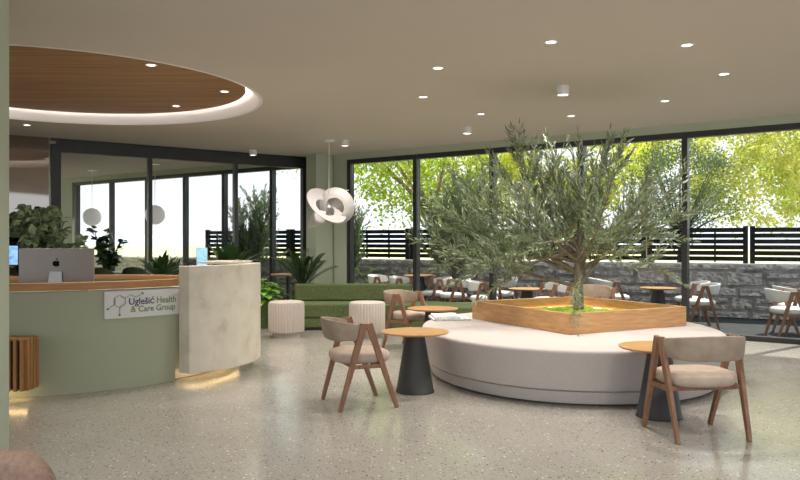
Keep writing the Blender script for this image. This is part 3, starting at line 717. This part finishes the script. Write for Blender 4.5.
rosette('agave_plant',(-4.74,15.7,0),'dark pointed agave in the back room near the middle partition mullion',m_palm,18,.55,.09,.65,55,poth=.6,el=(30,85),droop=.1)
# ------------------------------------------------------------------ green sofa
sofa=empty('curved_sofa',(0,0,0),0,'long moss green tweed sofa with faceted curved front below the corner column','sofa')
fr=[(-1.95,12.12),(-1.58,12.0),(-.60,12.1),(.25,11.85),(1.45,11.4)]
bk_=[(-1.95,12.93),(-1.80,12.9),(-.4,12.95),(.35,12.72),(1.75,12.15)]
def slab(m,f,b,z0,z1):
    m.loft([[(x,y,z0),(X,Y,z0),(X,Y,z1),(x,y,z1)] for (x,y),(X,Y) in zip(f,b)])
m=MB(); slab(m,fr,bk_,.05,.20); m.build('base',m_sofa,sofa,bevel=.01)
m=MB(); f2=[(x,y-.02) for x,y in fr]; slab(m,f2,bk_,.205,.42); m.build('seat',m_sofa,sofa,bevel=.025,seg=3)
b0=[(-1.78,12.62),(-.5,12.68),(.12,12.52)]; b1=[(-1.80,12.86),(-.4,12.93),(.22,12.74)]
m=MB(); m.loft([[(x,y,.425),(X,Y,.425),(X,Y,.705),(x+.0,y+.06,.705)] for (x,y),(X,Y) in zip(b0,b1)]); m.build('backrest',m_sofa,sofa,bevel=.03,seg=3)
m=MB(); slab(m,[(x+.02,y+.05) for x,y in fr],[(x,y-.05) for x,y in bk_],0,.05); m.build('plinth',m_black,sofa)
# ribbed stools
st=empty('ribbed_stool',(-1.705,11.25,0),0,'ribbed blush cylinder stool nearer the travertine desk','stool','ribbed cylinder stools before the green sofa')
m=MB(); nn=144; rr_=lambda r,z,amp:[((r+amp*abs(math.sin(i/nn*2*PI*18)))*math.cos(2*PI*i/nn),(r+amp*abs(math.sin(i/nn*2*PI*18)))*math.sin(2*PI*i/nn),z) for i in range(nn)]
m.loft([rr_(.24,.08,.0),rr_(.252,.085,.01),rr_(.256,.11,.014),rr_(.256,.49,.014),rr_(.25,.52,.008),rr_(.235,.533,0),rr_(.1,.537,0)]); m.build('body',m_stool,st,smooth=True)
m=MB(); m.lathe([(.21,.0),(.21,.08)],40); m.build('plinth',m_stool,st,smooth=True)
dup(st,(-.49,11.15,0),0,'ribbed blush cylinder stool nearer the round bench, behind the left tan chair')
# ------------------------------------------------------------------ pedestal tables
def table_proto():
    r=empty('side_table',(.143,7.18,0),R(20),'low round oak side table with black cone base beside the left tan chair','table','round oak tables with cone bases')
    m=MB(); m.lathe([(.005,.552),(.25,.550),(.315,.562),(.325,.572),(.322,.578),(.31,.580),(.005,.580)],56,cap=True); m.build('tabletop',m_oaktop,r,smooth=True)
    m=MB(); m.lathe([(.183,.0),(.185,.012),(.178,.02),(.093,.545),(.093,.551)],40); m.build('cone_base',m_black,r,smooth=True)
    return r
tp=table_proto()
dup(tp,(2.13,6.16,0),R(-15),'low round oak side table with black cone base behind the right tan chair')
dup(tp,(.42,9.62,0),R(50),'low round oak side table at the far left side of the bench, by the newspaper')
dup(tp,(4.9,14.25,TZ),R(10),'small round oak table on the terrace beyond the planter, right of the olive trunk','terrace tables',scale=1.05)
dup(tp,(.42,16.3,TZ+.14),R(10),'small oak table on the terrace above the right end of the green sofa back','terrace tables',scale=1.05)
dup(tp,(2.37,14.0,TZ),R(40),'oak terrace table with dark cone base seen through the low left olive leaves','terrace tables',scale=1.05)
# newspaper
p=atz(449,318,.507); nw=MB()
def fold(x0,x1,y0,y1,z0,h,amp,ph):
    rings=[]
    for i in range(17):
        t=i/16; x=x0+(x1-x0)*t; w=z0+h*(.55+.45*math.sin(PI*t)**.5)+amp*math.sin(t*7+ph)
        rings.append([(x,y0,z0),(x+.01,y1,z0),(x+.01,y1,w+.018),(x,(y0+y1)/2,w+.012),(x,y0,w)])
    nw.loft(rings)
fold(-.23,.22,-.19,.19,0,.022,.003,0); fold(-.21,.10,-.17,.15,.024,.016,.004,2)
m_news=noisy('newsprint',(.82,.82,.80),(.5,.51,.51),26,rough=.8,lo=.5,hi=.68,stretch=(1,3,1))
o=nw.build('newspaper',m_news); o.location=(p.x-.0,p.y-.08,.505); o.rotation_euler=(0,0,R(8)); tag(o,'open grey newspaper lying on the far left of the round bench','newspaper')
# ------------------------------------------------------------------ dining chairs
def chair_proto(name,lab,grp,mseat,mback,minside,mleg):
    r=empty(name,(0,0,0),0,lab,'chair',grp)
    for sx in(-1,1):
        ap=Vector((sx*.298,-.03,.735)); side=Vector((0,1,0))
        for fy in(.285,-.285):
            ft=Vector((sx*.275,fy*.9,0)); m=MB()
            a2=ap+Vector((0,.022*(1 if fy>0 else -1),0))
            m.bar(a2,ft,.062,.036,.034,.030,side=Vector((0,1,0))); m.build('leg',mleg,r,bevel=.004)
        m=MB(); m.box((sx*.298,-.03,.725),(.03,.075,.03)); m.build('leg_joint',mleg,r,bevel=.006)
        m=MB(); m.box((sx*.283,-.015,.372),(.026,.28,.035)); m.build('side_rail',mleg,r,bevel=.003)
    m=MB(); m.box((0,.10,.372),(.56,.028,.035)); m.box((0,-.13,.372),(.56,.028,.035)); m.build('cross_rail',mleg,r,bevel=.003)
    m=MB(); prof=[(-.06,.388),(-.02,.392),(-.002,.410),(.002,.43),(.002,.452),(-.01,.472),(-.045,.485),(-.15,.492)]
    m.loft([[(x,y-.0,z) for x,y,_ in ell(.278+d,.255+d,z,56,2.5)] for d,z in prof]); m.build('seat',mseat,r,smooth=True)
    # curved backrest
    def back(d,z0,z1,zt,name,mt):
        m=MB(); rings=[]; n=36
        for i in range(n+1):
            t=PI*i/n; c,s=math.cos(t),math.sin(t); x=-.285*math.copysign(abs(c)**.62,c); y=-.03-.265*abs(s)**.72
            nx=-c*.285; ny=-s*.215; l=math.hypot(nx/.285**2,ny/.215**2); ux,uy=nx/.285**2/l,ny/.215**2/l
            e=min(i,n-i)/n; k=min(1,e/.06)**.5*.25+.75; zc=.668+.008*math.sin(t); h=.094*k*(.68+.32*s)
            th=.019
            sec=[]
            for a in range(12):
                aa=2*PI*a/12; cx_,cz_=math.cos(aa),math.sin(aa)
                cx_=math.copysign(abs(cx_)**.6,cx_); cz_=math.copysign(abs(cz_)**.35,cz_)
                tilt=-.035*cz_*abs(s)
                sec.append((x+ux*(th*cx_)-ux*tilt*0,y+uy*(th*cx_)+tilt*.6,zc+h*cz_))
            rings.append(sec)
        m.loft(rings); return m.build(name,mt,r,smooth=True)
    back(0,.57,.76,0,'backrest',mback)
    return r
ch=chair_proto('dining_chair','tan suede chair with walnut A-frame legs at far right, its back to the camera','tan chairs indoors',m_tan,m_tanback,None,m_walnut)
ch.location=(2.205,5.61,0); ch.rotation_euler=(0,0,R(8.5))
c1=dup(ch,(-.365,6.66,0),R(-69),'tan suede chair with walnut legs left of the black cone table, facing right')
c2=dup(ch,(.13,10.12,0),R(-120),'tan chair standing beyond the left tan chair, at the far left of the round bench')
p=atY(590,290,11.4); c3=dup(ch,(p.x-.02,11.15,0),R(172),'tan chair behind the planter, only its back showing right of the olive trunk')
wc=chair_proto('terrace_chair','white terrace chair with walnut legs at the right edge of the photo','white chairs on the terrace',m_whitefab,m_whitefab,None,m_walnut)
def tc(u,Y,rz,lab,first=False,off=0):
    p=atY(u,240,Y)
    if first: wc.location=(p.x,p.y,TZ); wc.rotation_euler=(0,0,R(rz)); wc['label']=lab
    else: dup(wc,(p.x,p.y,TZ),R(rz),lab)
tc(789,11.45,-98,'white terrace chair with walnut legs, nearer of the two at the right edge',True)
tc(796,12.1,-98,'white terrace chair with walnut legs, farther of the two at the right edge')
tc(699,12.95,82,'white terrace chair just right of the slim mullion, nearer of two in line')
tc(690,13.6,82,'white terrace chair mostly hidden behind the slim mullion, farther of two in line')
tc(615,14.1,-96,'white terrace chair right of the olive trunk, nearer of the pair')
tc(606,14.75,-96,'white terrace chair right of the olive trunk, farther of the pair')
tc(384,16.0,-112,'white terrace chair leftmost above the green sofa back')
tc(406,15.35,-112,'white terrace chair second from left, touching the small oak table')
tc(435,15.1,100,'white terrace chair left of two side by side past the oak table')
tc(453,14.55,100,'white terrace chair right of two side by side past the oak table')
tc(484,13.8,-95,'white terrace chair behind the left corner of the oak planter')
tc(500,15.0,60,'white terrace chair glimpsed under the left olive leaves')
tc(549,13.4,100,'white terrace chair just left of the indoor olive trunk, nearer one')
tc(562,12.75,100,'white terrace chair close behind the indoor olive trunk')
# back room seating
def tub(u,Y,lab,first=None):
    p=atY(u,240,Y)
    if first: return dup(first,(p.x,p.y,0),0,lab)
    r=empty('tub_chair',(p.x,p.y,0),0,lab,'chair','olive tub chairs in the back room')
    m=MB(); m.loft([ell(.27+d,.25+d,z,40) for d,z in [(-.03,.38),(0,.40),(0,.46),(-.04,.48)]]); m.build('seat',m_sofa,r,smooth=True)
    m=MB(); n=24; rings=[]
    for i in range(n+1):
        t=PI*i/n; x=.3*math.cos(t); y=-.02-.26*math.sin(t); top=.60+.29*math.sin(t)**.6; rings.append([(x,y,.42),(x*.88,y*.88,.42),(x*.88,y*.88,top),(x,y,top)])
    m.loft(rings); m.build('backrest',m_sofa,r,smooth=True)
    for sx in(-1,1):
        for sy in(-1,1):
            m=MB(); m.tube([(sx*.16,sy*.16,.39),(sx*.22,sy*.22,0)],[.016,.011],8); m.build('leg',m_black,r)
    return r
t0=tub(103,15.6,'rounded olive tub chair in the back room, left of the white table')
tub(137,15.9,'rounded olive tub chair in the back room, right of the white table',t0)
def btab(u,Y,lab,mt,name,rad=.42,z=.745):
    p=atY(u,240,Y); r=empty(name,(p.x,p.y,0),0,lab,'table')
    m=MB(); m.lathe([(rad-.01,z-.03),(rad,z-.02),(rad,z-.005),(rad-.008,z)],40); m.build('tabletop',mt,r)
    m=MB(); m.lathe([(.2,0),(.2,.015),(.035,.03),(.035,z-.03)],24); m.build('pedestal',m_black,r)
btab(121,16.6,'white round table between the two olive tub chairs in the back room',m_signw,'cafe_table')
btab(168,17.1,'round wooden table in the back room right of the tub chairs',m_oaktop,'cafe_table',.38)
btab(288,14.9,'wooden table in the back room, seen behind the cycad fronds',m_oaktop,'cafe_table',.34,.78)
# brown armchair at lower left
ac=empty('armchair',(-1.47,1.97,0),R(178),'brown boucle armchair cut off at the lower left corner','armchair')
m=MB(); m.loft([ell(.36+d,.34+d,z,48,3) for d,z in [(-.05,.26),(0,.30),(.01,.40),(-.03,.45),(-.1,.46)]]); m.build('seat',m_brown,ac,smooth=True)
def rr2(w,h,z0,y0,y1,n=10,r=.13):
    pts=[]
    for (sx,sz,a0) in((1,1,0),(-1,1,90),(-1,-1,180),(1,-1,270)):
        for i in range(n+1):
            a=R(a0+90*i/n); pts.append((sx*(w-r)+r*math.cos(a),z0+sz*(h-r)+r*math.sin(a)))
    return pts
m=MB(); pf=rr2(.42,.24,.56,0,0)
def sc_(k,y,b): return [(x*k,y-(b*(1-(x/.42)**2)),(z-.56)*k+.56) for x,z in pf]
m.loft([sc_(.90,-.24,.06),sc_(.96,-.25,.06),sc_(1,-.28,.06),sc_(1,-.33,.06),sc_(.96,-.36,.06),sc_(.90,-.37,.06)]); m.build('backrest',m_brown,ac,smooth=True)
for sx in(-1,1):
    for sy in(-1,1):
        m=MB(); m.tube([(sx*.26,sy*.24,.28),(sx*.31,sy*.29,0)],[.02,.013],8); m.build('leg',m_walnut,ac)
# ------------------------------------------------------------------ light
w=bpy.data.worlds.new('sky'); sc.world=w; w.use_nodes=True; nt=w.node_tree; bg=nt.nodes['Background']
tc_=nt.nodes.new('ShaderNodeTexCoord'); sx=nt.nodes.new('ShaderNodeSeparateXYZ'); rp=nt.nodes.new('ShaderNodeValToRGB')
nt.links.new(tc_.outputs['Generated'],sx.inputs[0]); nt.links.new(sx.outputs['Z'],rp.inputs['Fac']); nt.links.new(rp.outputs[0],bg.inputs['Color'])
e=rp.color_ramp.elements; e[0].position=0; e[0].color=(.93,.96,1,1); e[1].position=.6; e[1].color=(.80,.89,1,1)
x=e.new(.14); x.color=(.88,.94,1,1)
bg.inputs['Strength'].default_value=.85
s=light('SUN','sun',(0,0,10),4.5,angle=R(1.0),color=(1,.94,.84)); s.rotation_euler=Vector((.62,.48,1.12)).to_track_quat('Z','Y').to_euler()
for i,(u,v,_) in enumerate(spots[:8]):
    p=atz(u,v,CZ-.03); light('SPOT','spot_light',p,75,spot_size=R(120),spot_blend=.8,shadow_soft_size=.05,color=(1,.93,.84))
for u,v in((151,65),(224,91),(176,106),(60,80)):
    p=atz(u,v,CZ+.1); light('SPOT','spot_light',p,80,spot_size=R(115),spot_blend=.8,shadow_soft_size=.05,color=(1,.9,.8))
# unseen spots added overhead, ahead of the viewpoint, to brighten the room
for x in(-1.5,2,5.5):
    for y in(1.6,3.8):
        light('SPOT','spot_light',(x,y,CZ-.03),90,spot_size=R(120),spot_blend=.8,shadow_soft_size=.06,color=(1,.93,.84))
cam=bpy.data.cameras.new('camera'); co=bpy.data.objects.new('camera',cam); COL.objects.link(co); co.location=(0,0,EYE); co.rotation_euler=(R(90),0,0)
cam.sensor_width=36; cam.lens=F*36/800; cam.clip_end=1000; sc.camera=co
vs=sc.view_settings; vs.view_transform='Standard'; vs.look='None'; vs.exposure=0.76; vs.gamma=1; vs.use_curve_mapping=False
